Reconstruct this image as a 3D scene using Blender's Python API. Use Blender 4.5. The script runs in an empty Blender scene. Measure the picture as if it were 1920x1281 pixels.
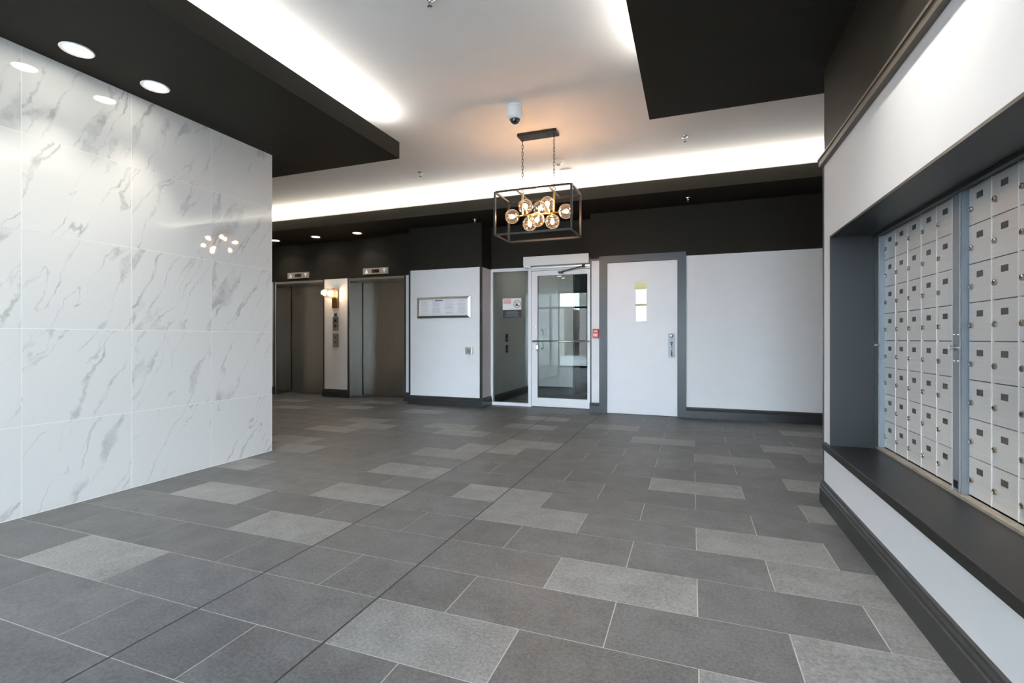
import bpy, bmesh, math, random
from mathutils import Vector, Matrix
random.seed(7)
S = bpy.context.scene
COL = S.collection
PI = math.pi

# ------------------------------------------------------------------ camera
F_PX, HORIZON, CAM_H = 910.0, 635.0, 1.05
cd = bpy.data.cameras.new('camera')
cam = bpy.data.objects.new('camera', cd); COL.objects.link(cam)
cd.sensor_fit = 'HORIZONTAL'; cd.sensor_width = 36.0
cd.lens = F_PX / 1920.0 * 36.0
cd.shift_y = (HORIZON - 640.5) / 1920.0
cd.clip_start = 0.02
cam.location = (0, 0, CAM_H)
cam.rotation_euler = (PI / 2, 0, math.atan(338.0 / F_PX))
S.camera = cam
S.view_settings.view_transform = 'Standard'
S.view_settings.look = 'None'
S.view_settings.exposure = 1.12
S.view_settings.gamma = 1.0
S.view_settings.use_curve_mapping = False
S.cycles.use_denoising = True
S.cycles.max_bounces = 10
S.cycles.diffuse_bounces = 5
S.cycles.transparent_max_bounces = 16
S.cycles.caustics_reflective = False
S.cycles.caustics_refractive = False
S.cycles.sample_clamp_indirect = 6.0

# ------------------------------------------------------------------ light levels
SKY = 13.5
COVE_W_PER_M = 5.5
DOWNLIGHT_W = 20.0
BULB = 112.0

w = bpy.data.worlds.new('sky'); S.world = w; w.use_nodes = True
nt = w.node_tree; bg = nt.nodes['Background']
bg.inputs[0].default_value = (0.70, 0.835, 1.0, 1); bg.inputs[1].default_value = SKY

def portal(x, y, z, sx, sz, rot):
    l = bpy.data.lights.new('daylight_portal', 'AREA'); l.shape = 'RECTANGLE'
    l.size = sx; l.size_y = sz; l.cycles.is_portal = True
    o = bpy.data.objects.new('daylight_portal', l); COL.objects.link(o)
    o.location = (x, y, z); o.rotation_euler = rot
    return o
portal(-1.905, -3.06, 1.37, 5.35, 2.7, (PI / 2, 0, PI))      # front glazing, light enters towards +y

# ------------------------------------------------------------------ materials
MATS = {}
def new_mat(name):
    m = bpy.data.materials.new(name); m.use_nodes = True
    MATS[name] = m
    return m, m.node_tree, m.node_tree.nodes['Principled BSDF']
def N(nt, typ, **kw):
    n = nt.nodes.new(typ)
    for k, v in kw.items(): setattr(n, k, v)
    return n
def ramp(nt, src, stops):
    r = nt.nodes.new('ShaderNodeValToRGB')
    e = r.color_ramp.elements
    while len(e) < len(stops): e.new(0.5)
    for el, (p, c) in zip(e, stops):
        el.position = p; el.color = (*c, 1) if len(c) == 3 else c
    nt.links.new(src, r.inputs[0])
    return r
def coords(nt, scale=(1, 1, 1), rot=(0, 0, 0), rand=True):
    """object coordinates, shifted by a random amount per object"""
    tc = N(nt, 'ShaderNodeTexCoord'); mp = N(nt, 'ShaderNodeMapping')
    mp.inputs['Scale'].default_value = scale; mp.inputs['Rotation'].default_value = rot
    if rand:
        oi = N(nt, 'ShaderNodeObjectInfo')
        mu = N(nt, 'ShaderNodeMath', operation='MULTIPLY'); mu.inputs[1].default_value = 37.0
        nt.links.new(oi.outputs['Random'], mu.inputs[0])
        cx = N(nt, 'ShaderNodeCombineXYZ')
        for i in range(3): nt.links.new(mu.outputs[0], cx.inputs[i])
        ad = N(nt, 'ShaderNodeVectorMath', operation='ADD')
        nt.links.new(mp.outputs[0], ad.inputs[0]); nt.links.new(cx.outputs[0], ad.inputs[1])
        nt.links.new(tc.outputs['Object'], mp.inputs[0])
        return ad.outputs[0]
    nt.links.new(tc.outputs['Object'], mp.inputs[0])
    return mp.outputs[0]
def paint(name, col, rough=0.5, metal=0.0, var=0.04, vscale=6.0, bump=0.0, spec=0.5):
    m, t, b = new_mat(name)
    v = coords(t, rand=False)
    nz = N(t, 'ShaderNodeTexNoise'); nz.inputs['Scale'].default_value = vscale; nz.inputs['Detail'].default_value = 3
    t.links.new(v, nz.inputs['Vector'])
    a = tuple(c * (1 - var) for c in col); z = tuple(min(1, c * (1 + var)) for c in col)
    r = ramp(t, nz.outputs[0], [(0.3, a), (0.7, z)])
    t.links.new(r.outputs[0], b.inputs['Base Color'])
    b.inputs['Roughness'].default_value = rough; b.inputs['Metallic'].default_value = metal
    b.inputs['Specular IOR Level'].default_value = spec
    if bump:
        n2 = N(t, 'ShaderNodeTexNoise'); n2.inputs['Scale'].default_value = 180; t.links.new(v, n2.inputs['Vector'])
        bp = N(t, 'ShaderNodeBump'); bp.inputs['Strength'].default_value = bump; bp.inputs['Distance'].default_value = 0.002
        t.links.new(n2.outputs[0], bp.inputs['Height']); t.links.new(bp.outputs[0], b.inputs['Normal'])
    return m
def brushed(name, col, rough, stretch, metal=1.0, var=0.12):
    m, t, b = new_mat(name)
    v = coords(t, scale=stretch)
    nz = N(t, 'ShaderNodeTexNoise'); nz.inputs['Scale'].default_value = 4; nz.inputs['Detail'].default_value = 4
    t.links.new(v, nz.inputs['Vector'])
    r = ramp(t, nz.outputs[0], [(0.3, tuple(c * (1 - var) for c in col)), (0.7, tuple(min(1, c * (1 + var)) for c in col))])
    t.links.new(r.outputs[0], b.inputs['Base Color'])
    b.inputs['Metallic'].default_value = metal; b.inputs['Roughness'].default_value = rough
    return m
def emitter(name, col, strength):
    m = bpy.data.materials.new(name); m.use_nodes = True; MATS[name] = m
    t = m.node_tree; t.nodes.remove(t.nodes['Principled BSDF'])
    e = N(t, 'ShaderNodeEmission'); e.inputs[0].default_value = (*col, 1); e.inputs[1].default_value = strength
    t.links.new(e.outputs[0], t.nodes['Material Output'].inputs[0])
    return m
def pane_glass(name, tint, ior=1.5, add=0.0, rough=0.0):
    """thin pane: clear transmission plus a Fresnel mirror"""
    m = bpy.data.materials.new(name); m.use_nodes = True; MATS[name] = m
    t = m.node_tree; t.nodes.remove(t.nodes['Principled BSDF'])
    tr = N(t, 'ShaderNodeBsdfTransparent'); tr.inputs[0].default_value = (*tint, 1)
    gl = N(t, 'ShaderNodeBsdfGlossy'); gl.inputs['Roughness'].default_value = rough
    fr = N(t, 'ShaderNodeFresnel'); fr.inputs[0].default_value = ior
    ad = N(t, 'ShaderNodeMath', operation='ADD'); ad.inputs[1].default_value = add; ad.use_clamp = True
    t.links.new(fr.outputs[0], ad.inputs[0])
    mx = N(t, 'ShaderNodeMixShader')
    t.links.new(ad.outputs[0], mx.inputs[0]); t.links.new(tr.outputs[0], mx.inputs[1]); t.links.new(gl.outputs[0], mx.inputs[2])
    t.links.new(mx.outputs[0], t.nodes['Material Output'].inputs[0])
    return m

paint('white_wall', (0.80, 0.80, 0.80), 0.55, var=0.012, bump=0.03)
paint('white_ceiling', (0.80, 0.79, 0.78), 0.8, var=0.012)
paint('dark_paint', (0.0215, 0.0200, 0.0155), 0.6, var=0.06, bump=0.03, spec=0.12)
paint('dark_trim', (0.024, 0.026, 0.027), 0.38, var=0.05)
paint('dark_sill', (0.008, 0.008, 0.008), 0.38, var=0.15, vscale=30)
paint('white_frame', (0.82, 0.83, 0.84), 0.3, var=0.01)
paint('white_door', (0.80, 0.80, 0.81), 0.42, var=0.012)
paint('grout', (0.42, 0.40, 0.36), 0.9, var=0.15, vscale=9)
paint('sealant', (0.018, 0.018, 0.017), 0.7, var=0.3, vscale=20)
paint('wall_grout', (0.95, 0.94, 0.91), 0.7, var=0.02)
paint('white_plastic', (0.84, 0.84, 0.82), 0.35, var=0.01)
paint('black_plastic', (0.015, 0.015, 0.016), 0.35, var=0.05)
paint('bronze_black', (0.030, 0.026, 0.022), 0.42, metal=0.6, var=0.1)
paint('brass', (0.75, 0.50, 0.17), 0.25, metal=1.0, var=0.06)
paint('bronze', (0.28, 0.15, 0.06), 0.35, metal=1.0, var=0.08)
paint('chrome', (0.75, 0.75, 0.75), 0.15, metal=1.0, var=0.02)
paint('lock_metal', (0.50, 0.46, 0.40), 0.22, metal=0.9, var=0.05)
paint('indicator_metal', (0.36, 0.33, 0.28), 0.45, metal=0.4, var=0.05)
paint('arrow_white', (0.92, 0.92, 0.90), 0.4, var=0.01)
paint('red_plastic', (0.55, 0.02, 0.02), 0.35, var=0.04)
paint('print_red', (0.75, 0.20, 0.16), 0.6, var=0.02)
paint('trim_pink', (0.55, 0.38, 0.34), 0.5, var=0.02)
paint('print_dark', (0.05, 0.05, 0.07), 0.6, var=0.02)
paint('print_grey', (0.42, 0.43, 0.48), 0.6, var=0.02)
paint('print_light', (0.20, 0.21, 0.22), 0.6, var=0.02)
paint('paper', (0.80, 0.80, 0.80), 0.6, var=0.01)
paint('sign_black', (0.022, 0.024, 0.026), 0.5, var=0.05)
paint('raw_wood', (0.33, 0.30, 0.25), 0.7, var=0.15, vscale=20)
paint('label_grey', (0.085, 0.088, 0.085), 0.5, var=0.10, vscale=60)
paint('post_metal', (0.30, 0.335, 0.37), 0.42, metal=0.3, var=0.04)
paint('plate_grey', (0.34, 0.36, 0.38), 0.5, metal=0.3, var=0.03)
paint('pavement', (0.35, 0.35, 0.34), 0.9, var=0.1)
paint('facade', (0.36, 0.31, 0.27), 0.9, var=0.1)
paint('pale_yellow_wall', (0.72, 0.70, 0.52), 0.7, var=0.02)
paint('trim_light_edge', (0.10, 0.085, 0.065), 0.5, var=0.05)
brushed('stainless', (0.34, 0.325, 0.295), 0.27, (60, 60, 0.6))
brushed('stainless_light', (0.60, 0.58, 0.54), 0.30, (3, 3, 60))
brushed('aluminium', (0.79, 0.78, 0.755), 0.42, (4, 0.8, 40), metal=0.2, var=0.04)
brushed('alu_edge', (0.96, 0.97, 0.97), 0.35, (3, 3, 3), metal=0.0, var=0.01)
pane_glass('clear_glass', (0.84, 0.87, 0.85), 1.5, 0.0)
pane_glass('window_glass', (0.95, 0.97, 0.97), 1.5)
def globe_glass():
    m = pane_glass('globe_glass', (0.97, 0.95, 0.92)); t = m.node_tree
    lw = N(t, 'ShaderNodeLayerWeight'); lw.inputs[0].default_value = 0.5
    pw = N(t, 'ShaderNodeMath', operation='POWER'); pw.inputs[1].default_value = 3.0; t.links.new(lw.outputs['Facing'], pw.inputs[0])
    mr = N(t, 'ShaderNodeMath', operation='MULTIPLY_ADD'); mr.inputs[1].default_value = 0.80; mr.inputs[2].default_value = 0.05; t.links.new(pw.outputs[0], mr.inputs[0])
    mx = [n for n in t.nodes if n.type == 'MIX_SHADER'][0]
    t.links.new(mr.outputs[0], mx.inputs[0])
    # faint haze in the glass that catches the light of its own bulb
    tl = N(t, 'ShaderNodeBsdfTranslucent'); tl.inputs[0].default_value = (1.0, 0.95, 0.9, 1)
    m2 = N(t, 'ShaderNodeMixShader'); m2.inputs[0].default_value = 0.014
    t.links.new(mx.outputs[0], m2.inputs[1]); t.links.new(tl.outputs[0], m2.inputs[2])
    t.links.new(m2.outputs[0], t.nodes['Material Output'].inputs[0])
globe_glass()
pane_glass('dome_glass', (0.35, 0.40, 0.45), 1.5, 0.05)
emitter('bulb_glow', (1.0, 0.57, 0.30), BULB)
emitter('sconce_glow', (1.0, 0.68, 0.42), 32.0)
emitter('downlight_glow', (1.0, 0.95, 0.85), 14.0)
emitter('led_glow', (1.0, 0.93, 0.74), 6.0)
emitter('digit_glow', (0.30, 0.01, 0.005), 0.15)
emitter('tube_glow', (1.0, 0.97, 0.80), 9.5)
emitter('vestibule_fill_glow', (1.0, 0.95, 0.85), 14.0)  # for the lamp added to lift the vestibule

# floor stone: fine speckle, cloudy tone, a different tone for every tile
def stone(name, lo, hi, spread):
    m, t, b = new_mat(name)
    v = coords(t)
    n1 = N(t, 'ShaderNodeTexNoise'); n1.inputs['Scale'].default_value = 85; n1.inputs['Detail'].default_value = 6; n1.inputs['Roughness'].default_value = 0.75
    n2 = N(t, 'ShaderNodeTexNoise'); n2.inputs['Scale'].default_value = 7; n2.inputs['Detail'].default_value = 4
    t.links.new(v, n1.inputs['Vector']); t.links.new(v, n2.inputs['Vector'])
    mx = N(t, 'ShaderNodeMath', operation='MULTIPLY_ADD'); mx.inputs[1].default_value = 0.74
    ml = N(t, 'ShaderNodeMath', operation='MULTIPLY'); ml.inputs[1].default_value = 0.26
    t.links.new(n2.outputs[0], ml.inputs[0]); t.links.new(n1.outputs[0], mx.inputs[0]); t.links.new(ml.outputs[0], mx.inputs[2])
    r = ramp(t, mx.outputs[0], [(0.36, lo), (0.64, hi)])
    oi = N(t, 'ShaderNodeObjectInfo')
    mr = N(t, 'ShaderNodeMapRange'); mr.inputs['To Min'].default_value = 1 - spread; mr.inputs['To Max'].default_value = 1 + spread
    t.links.new(oi.outputs['Random'], mr.inputs[0])
    sc = N(t, 'ShaderNodeVectorMath', operation='SCALE')
    t.links.new(r.outputs[0], sc.inputs[0]); t.links.new(mr.outputs[0], sc.inputs['Scale'])
    t.links.new(sc.outputs[0], b.inputs['Base Color'])
    rr = N(t, 'ShaderNodeMapRange'); rr.inputs['To Min'].default_value = 0.36; rr.inputs['To Max'].default_value = 0.56
    t.links.new(n1.outputs[0], rr.inputs[0]); t.links.new(rr.outputs[0], b.inputs['Roughness'])
    bp = N(t, 'ShaderNodeBump'); bp.inputs['Strength'].default_value = 0.25; bp.inputs['Distance'].default_value = 0.002
    t.links.new(n1.outputs[0], bp.inputs['Height']); t.links.new(bp.outputs[0], b.inputs['Normal'])
    return m
stone('stone_dark', (0.046, 0.047, 0.048), (0.143, 0.145, 0.147), 0.13)
stone('stone_light', (0.106, 0.106, 0.105), (0.275, 0.275, 0.272), 0.07)

# polished porcelain with diagonal grey veins (tile faces look along +x: u = y, v = z)
def marble():
    m, t, b = new_mat('marble')
    v = coords(t, rot=(math.radians(28), 0, 0))
    nd = N(t, 'ShaderNodeTexNoise'); nd.inputs['Scale'].default_value = 3.0; nd.inputs['Detail'].default_value = 5; nd.inputs['Roughness'].default_value = 0.6
    t.links.new(v, nd.inputs['Vector'])
    sub = N(t, 'ShaderNodeVectorMath', operation='SUBTRACT'); sub.inputs[1].default_value = (0.5, 0.5, 0.5)
    t.links.new(nd.outputs['Color'], sub.inputs[0])
    sca = N(t, 'ShaderNodeVectorMath', operation='SCALE'); sca.inputs['Scale'].default_value = 0.22
    t.links.new(sub.outputs[0], sca.inputs[0])
    wv = N(t, 'ShaderNodeVectorMath', operation='ADD'); t.links.new(v, wv.inputs[0]); t.links.new(sca.outputs[0], wv.inputs[1])
    st = N(t, 'ShaderNodeMapping'); st.inputs['Scale'].default_value = (1, 4.6, 0.52)
    t.links.new(wv.outputs[0], st.inputs[0])
    n1 = N(t, 'ShaderNodeTexNoise'); n1.inputs['Scale'].default_value = 1.5; n1.inputs['Detail'].default_value = 2.5; n1.inputs['Roughness'].default_value = 0.45
    t.links.new(st.outputs[0], n1.inputs['Vector'])
    # vein = ridge of the noise around 0.5, wider where a second noise is high
    s1 = N(t, 'ShaderNodeMath', operation='SUBTRACT'); s1.inputs[1].default_value = 0.5; t.links.new(n1.outputs[0], s1.inputs[0])
    ab = N(t, 'ShaderNodeMath', operation='ABSOLUTE'); t.links.new(s1.outputs[0], ab.inputs[0])
    n3 = N(t, 'ShaderNodeTexNoise'); n3.inputs['Scale'].default_value = 2.6; n3.inputs['Detail'].default_value = 3
    t.links.new(wv.outputs[0], n3.inputs['Vector'])
    wd = N(t, 'ShaderNodeMapRange'); wd.inputs['From Min'].default_value = 0.45; wd.inputs['From Max'].default_value = 0.72
    wd.inputs['To Min'].default_value = 0.004; wd.inputs['To Max'].default_value = 0.055
    t.links.new(n3.outputs[0], wd.inputs[0])
    dv = N(t, 'ShaderNodeMath', operation='DIVIDE'); t.links.new(ab.outputs[0], dv.inputs[0]); t.links.new(wd.outputs[0], dv.inputs[1])
    inv = N(t, 'ShaderNodeMapRange'); inv.inputs['From Min'].default_value = 0.35; inv.inputs['From Max'].default_value = 1.25
    inv.inputs['To Min'].default_value = 1.0; inv.inputs['To Max'].default_value = 0.0
    t.links.new(dv.outputs[0], inv.inputs[0])
    n4 = N(t, 'ShaderNodeTexNoise'); n4.inputs['Scale'].default_value = 5; n4.inputs['Detail'].default_value = 5; n4.inputs['Roughness'].default_value = 0.7
    t.links.new(wv.outputs[0], n4.inputs['Vector'])
    mk = N(t, 'ShaderNodeMapRange'); mk.inputs['From Min'].default_value = 0.36; mk.inputs['From Max'].default_value = 0.64
    t.links.new(n4.outputs[0], mk.inputs[0])
    mu = N(t, 'ShaderNodeMath', operation='MULTIPLY'); t.links.new(inv.outputs[0], mu.inputs[0]); t.links.new(mk.outputs[0], mu.inputs[1])
    r = ramp(t, mu.outputs[0], [(0.0, (0.80, 0.79, 0.76)), (0.5, (0.67, 0.665, 0.64)), (1.0, (0.52, 0.512, 0.488))])
    t.links.new(r.outputs[0], b.inputs['Base Color'])
    b.inputs['Roughness'].default_value = 0.03; b.inputs['Specular IOR Level'].default_value = 0.75
    nb = N(t, 'ShaderNodeTexNoise'); nb.inputs['Scale'].default_value = 5.0
    t.links.new(v, nb.inputs['Vector'])
    bp = N(t, 'ShaderNodeBump'); bp.inputs['Strength'].default_value = 0.05; bp.inputs['Distance'].default_value = 0.003
    t.links.new(nb.outputs[0], bp.inputs['Height']); t.links.new(bp.outputs[0], b.inputs['Normal'])
marble()

# ------------------------------------------------------------------ mesh helpers
def world_loc(p):
    v = Vector((0, 0, 0))
    while p is not None:
        v = v + p.location; p = p.parent
    return v
def tag(o, label=None, cat=None, group=None, kind=None):
    if label: o['label'] = label
    if cat: o['category'] = cat
    if group: o['group'] = group
    if kind: o['kind'] = kind
    return o
def empty(name, loc, label=None, cat=None, group=None, kind=None):
    o = bpy.data.objects.new(name, None); COL.objects.link(o)
    o.empty_display_size = 0.05; o.location = loc
    return tag(o, label, cat, group, kind)
def link(name, me, mat, parent, loc):
    o = bpy.data.objects.new(name, me); COL.objects.link(o)
    if mat and not me.materials: me.materials.append(MATS[mat])
    if parent is not None:
        o.parent = parent; o.location = Vector(loc) - world_loc(parent)
    else: o.location = loc
    return o
BOXES = {}
def box(name, x0, x1, y0, y1, z0, z1, mat, parent=None, bevel=0.0):
    c = ((x0 + x1) / 2, (y0 + y1) / 2, (z0 + z1) / 2)
    d = (abs(x1 - x0), abs(y1 - y0), abs(z1 - z0))
    key = (round(d[0], 4), round(d[1], 4), round(d[2], 4), bevel, mat)
    me = BOXES.get(key)
    if me is None:
        bm = bmesh.new(); bmesh.ops.create_cube(bm, size=1.0)
        bmesh.ops.scale(bm, vec=d, verts=bm.verts)
        if bevel: bmesh.ops.bevel(bm, geom=list(bm.edges), offset=bevel, segments=2, affect='EDGES', profile=0.5)
        me = bpy.data.meshes.new(name); bm.to_mesh(me); bm.free(); BOXES[key] = me
    return link(name, me, mat, parent, c)
def bm_box(bm, x0, x1, y0, y1, z0, z1):
    m = Matrix.Translation(((x0 + x1) / 2, (y0 + y1) / 2, (z0 + z1) / 2)) @ Matrix.Diagonal((abs(x1 - x0), abs(y1 - y0), abs(z1 - z0), 1))
    bmesh.ops.create_cube(bm, size=1.0, matrix=m)
def mesh_obj(name, bm, mat, parent=None, origin=(0, 0, 0), smooth=False):
    o = Vector(origin)
    bmesh.ops.translate(bm, verts=bm.verts, vec=-o)
    bmesh.ops.recalc_face_normals(bm, faces=bm.faces)
    me = bpy.data.meshes.new(name); bm.to_mesh(me); bm.free()
    if smooth:
        for p in me.polygons: p.use_smooth = True
    return link(name, me, mat, parent, o)
def boxes(name, lst, mat, parent=None, origin=None):
    bm = bmesh.new()
    for b in lst: bm_box(bm, *b)
    if origin is None:
        origin = tuple(sum((b[2 * i] + b[2 * i + 1]) / 2 for b in lst) / len(lst) for i in range(3))
    return mesh_obj(name, bm, mat, parent, origin)
AX = {'z': Matrix.Identity(4), 'y': Matrix.Rotation(PI / 2, 4, 'X'), 'x': Matrix.Rotation(PI / 2, 4, 'Y')}
def lathe(name, prof, mat, parent, loc, axis='z', seg=24, closed=False):
    """revolve (r, h) profile; h runs along the axis ('z' up, 'y' towards -y, 'x' towards +x)"""
    bm = bmesh.new(); rings = []
    for r, h in prof:
        if r < 1e-6: rings.append([bm.verts.new((0, 0, h))])
        else: rings.append([bm.verts.new((r * math.cos(2 * PI * i / seg), r * math.sin(2 * PI * i / seg), h)) for i in range(seg)])
    if closed: rings.append(rings[0])
    for a, b in zip(rings, rings[1:]):
        for i in range(seg):
            j = (i + 1) % seg
            if len(a) == 1 and len(b) == 1: continue
            if len(a) == 1: bm.faces.new((a[0], b[i], b[j]))
            elif len(b) == 1: bm.faces.new((a[i], a[j], b[0]))
            else: bm.faces.new((a[i], a[j], b[j], b[i]))
    bmesh.ops.recalc_face_normals(bm, faces=bm.faces)
    bmesh.ops.transform(bm, matrix=AX[axis], verts=bm.verts)
    me = bpy.data.meshes.new(name); bm.to_mesh(me); bm.free()
    for p in me.polygons: p.use_smooth = True
    try: me.set_sharp_from_angle(angle=math.radians(40))
    except Exception: pass
    return link(name, me, mat, parent, loc)
def tube(name, pts, r, mat, parent, seg=10, closed=False):
    """round bar along a polyline"""
    pts = [Vector(p) for p in pts]; n = len(pts)
    bm = bmesh.new(); rings = []
    for i, p in enumerate(pts):
        if closed: d = pts[(i + 1) % n] - pts[i - 1]
        else: d = pts[min(i + 1, n - 1)] - pts[max(i - 1, 0)]
        d.normalize()
        q = d.to_track_quat('Z', 'Y')
        rings.append([bm.verts.new(p + q @ Vector((r * math.cos(2 * PI * k / seg), r * math.sin(2 * PI * k / seg), 0))) for k in range(seg)])
    pairs = list(zip(rings, rings[1:])) + ([(rings[-1], rings[0])] if closed else [])
    for a, b in pairs:
        off = 0
        if closed and a is rings[-1]:
            off = min(range(seg), key=lambda s: (a[0].co - b[s].co).length)
        for k in range(seg):
            bm.faces.new((a[k], a[(k + 1) % seg], b[(k + 1 + off) % seg], b[(k + off) % seg]))
    if not closed:
        bm.faces.new(rings[0]); bm.faces.new(rings[-1])
    c = sum(pts, Vector()) / n
    return mesh_obj(name, bm, mat, parent, c, smooth=True)
def prism(name, pts2, axis, a0, a1, mat, parent=None, origin=None):
    """polygon extruded along an axis; pts2 are (other, z) pairs, or (x, z) for axis y"""
    bm = bmesh.new(); A = []; B = []
    for p, q in pts2:
        if axis == 'y': A.append(bm.verts.new((p, a0, q))); B.append(bm.verts.new((p, a1, q)))
        else: A.append(bm.verts.new((a0, p, q))); B.append(bm.verts.new((a1, p, q)))
    n = len(A)
    bm.faces.new(A); bm.faces.new(list(reversed(B)))
    for i in range(n): bm.faces.new((A[i], B[i], B[(i + 1) % n], A[(i + 1) % n]))
    if origin is None:
        origin = sum((v.co for v in bm.verts), Vector()) / (2 * n)
    return mesh_obj(name, bm, mat, parent, origin)
BASE_PROFILE = [(0, 0), (.022, 0), (.022, .092), (.017, .097), (.019, .112), (.012, .122), (.012, .132), (0, .135)]
def baseboard(name, axis, a0, a1, face, sign, label, mat='dark_trim', scale=1.0):
    """moulded skirting along an axis; face is the wall plane, sign the outward direction"""
    pts = [(face + sign * d, z * scale) for d, z in BASE_PROFILE]
    o = prism(name, pts, axis, a0, a1, mat)
    return tag(o, label, 'baseboard', kind='structure')
def struct(o, label, cat): return tag(o, label, cat, kind='structure')
def copy_tree(o, parent=None):
    c = o.copy(); COL.objects.link(c)
    if parent is not None: c.parent = parent
    for ch in list(o.children): copy_tree(ch, c)
    return c
def spot(parent, loc, watts, col, size=2.3, blend=1.0, radius=0.05):
    l = bpy.data.lights.new('lamp_light', 'SPOT'); l.energy = watts; l.color = col
    l.spot_size = size; l.spot_blend = blend; l.shadow_soft_size = radius
    o = bpy.data.objects.new('lamp_light', l); COL.objects.link(o)
    o.parent = parent; o.location = Vector(loc) - world_loc(parent)
    return o

# ------------------------------------------------------------------ key dimensions
CEIL, PANEL, SOFFIT = 3.13, 2.765, 2.82
XL, XR = -3.685, 0.79            # marble wall face, mailbox wall face
YB = 6.85                        # white back wall
FRONT = -3.0                     # glazed front behind the viewer
XMIN, XMAX = -8.0, 3.0
WT = 2.15                        # top of the white wall fields

# ------------------------------------------------------------------ floor
floor = struct(box('floor', XMIN - .3, XMAX + .3, FRONT - .2, 11.2, -0.12, -0.0009, 'grout'), 'grey stone tile floor laid in rows with pale joints', 'floor')
PX, PY, GAP = 0.6065, 0.3075, 0.0042
LIGHT = {4: [-3.01, -1.193, .021], 5: [.325], 6: [-2.407, -.586, .63], 7: [-3.30, .325], 8: [-2.407, -1.193, .021], 9: [-1.49, -3.92], 10: [-2.407, .63],
         11: [-3.92, -.28], 12: [-2.407, .63, -4.23], 13: [-2.10], 14: [-1.80, -4.23, .021], 15: [-2.70, -3.92, .93], 16: [-3.01, -4.23, -.586, .63],
         17: [-2.10], 18: [-1.193, -6.05], 19: [-2.10, -5.12, -3.90, .93], 20: [-6.65], 21: [-5.12], 2: [-.586], 1: [-3.3]}
def row_y(k): return 1.345 + PY * (k - 4)
J1, J2 = -1.80, -1.1935          # the two dark movement joints
rest = {'stone_dark': bmesh.new(), 'stone_light': bmesh.new()}
def lay(k, xa, xb, y0, y1, light):
    if xb - xa < 0.02: return
    cuts = [xa] + [j for j in (J1, J2) if xa + .01 < j < xb - .01] + [xb]
    for a, b in zip(cuts, cuts[1:]):
        ga = .004 if min(abs(a - J1), abs(a - J2)) < .02 else GAP / 2
        gb = .004 if min(abs(b - J1), abs(b - J2)) < .02 else GAP / 2
        m = 'stone_light' if light else 'stone_dark'
        xm, ym = (a + b) / 2, (y0 + y1) / 2
        if y1 > 7.6: seen = False
        elif y1 > 3.5: seen = -7.6 < xm < 1.75 and not (ym < 3.9 and xm > 1.2)
        else: seen = -3.70 < a + .3 and xm < .82 and ym > .35 + (.55 if xm > -2.6 else 0) + (.35 if xm > -1.0 else 0)
        if seen: box('tile', a + ga, b - gb, y0 + GAP / 2, y1 - GAP / 2, -0.010, 0.0, m, floor)
        else: bm_box(rest[m], a + ga, b - gb, y0 + GAP / 2, y1 - GAP / 2, -0.010, 0.0)
for k in range(-10, 33):
    y0, y1 = row_y(k), row_y(k + 1)
    off = J1 if k % 2 == 0 else J1 + PX / 2
    i0 = int((XMIN - off) / PX) - 1
    for i in range(i0, i0 + 22):
        xa, xb = off + i * PX, off + (i + 1) * PX
        if xb < XMIN or xa > XMAX: continue
        light = any(abs(xa - lx) < .12 for lx in LIGHT.get(k, [])) or (k not in range(1, 22) and random.random() < .12)
        lay(k, xa, xb, y0, y1, light)
for m, bm in rest.items():
    o = mesh_obj('tile_field', bm, m, floor, (0, 0, -.005)); o['kind'] = 'stuff'
for j in (J1, J2): box('joint_strip', j - .005, j + .005, FRONT, 11.0, -0.008, -0.0003, 'sealant', floor)

# ------------------------------------------------------------------ ceilings
struct(box('ceiling', XMIN - .2, XMAX + .2, FRONT - .2, 7.6, CEIL, CEIL + .12, 'white_ceiling'), 'white plaster ceiling lit by hidden cove strips', 'ceiling')
struct(box('ceiling_panel_left', XMIN, -2.615, FRONT, 3.96, PANEL, 2.92, 'dark_paint'), 'dark dropped ceiling slab above the marble wall', 'ceiling panel')
struct(box('ceiling_panel_right', -.315, XMAX, FRONT, 3.94, PANEL, 2.92, 'dark_paint'), 'dark dropped ceiling slab above the mailbox wall', 'ceiling panel')
struct(box('ceiling_soffit', XMIN, XMAX, 6.13, 7.6, SOFFIT, 2.975, 'dark_paint'), 'dark dropped soffit along the lifts and back wall', 'ceiling soffit')

def cove(name, x0, x1, y0, y1, z, label, gain=1.0, col=(1.0, 0.965, 0.91)):
    L = max(x1 - x0, y1 - y0)
    t = empty(name, ((x0 + x1) / 2, (y0 + y1) / 2, z), label, 'light strip', 'hidden cove light strips')
    box('channel', x0, x1, y0, y1, z, z + .012, 'white_plastic', t)
    ins = .006
    box('diffuser', x0 + ins, x1 - ins, y0 + ins, y1 - ins, z + .012, z + .018, 'led_glow', t)
    l = bpy.data.lights.new('strip_light', 'AREA'); l.shape = 'RECTANGLE'
    l.size = x1 - x0; l.size_y = y1 - y0; l.energy = COVE_W_PER_M * L * gain; l.color = col
    o = bpy.data.objects.new('strip_light', l); COL.objects.link(o); o.parent = t
    o.location = (0, 0, .022); o.rotation_euler = (PI, 0, 0)
    return t
cove('cove_light_strip', -2.715, -2.685, FRONT + .3, 3.84, 2.92, 'hidden light strip on the slab above the marble wall', 0.5)
cove('cove_light_strip', -.245, -.215, FRONT + .3, 3.55, 2.92, 'hidden light strip on the slab above the mailbox wall', 0.5)
cove('cove_light_strip', XMIN + .2, 1.75, 6.20, 6.23, 2.975, 'hidden light strip on the soffit along the back wall', 2.0, (1.0, 0.92, 0.78))

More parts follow.
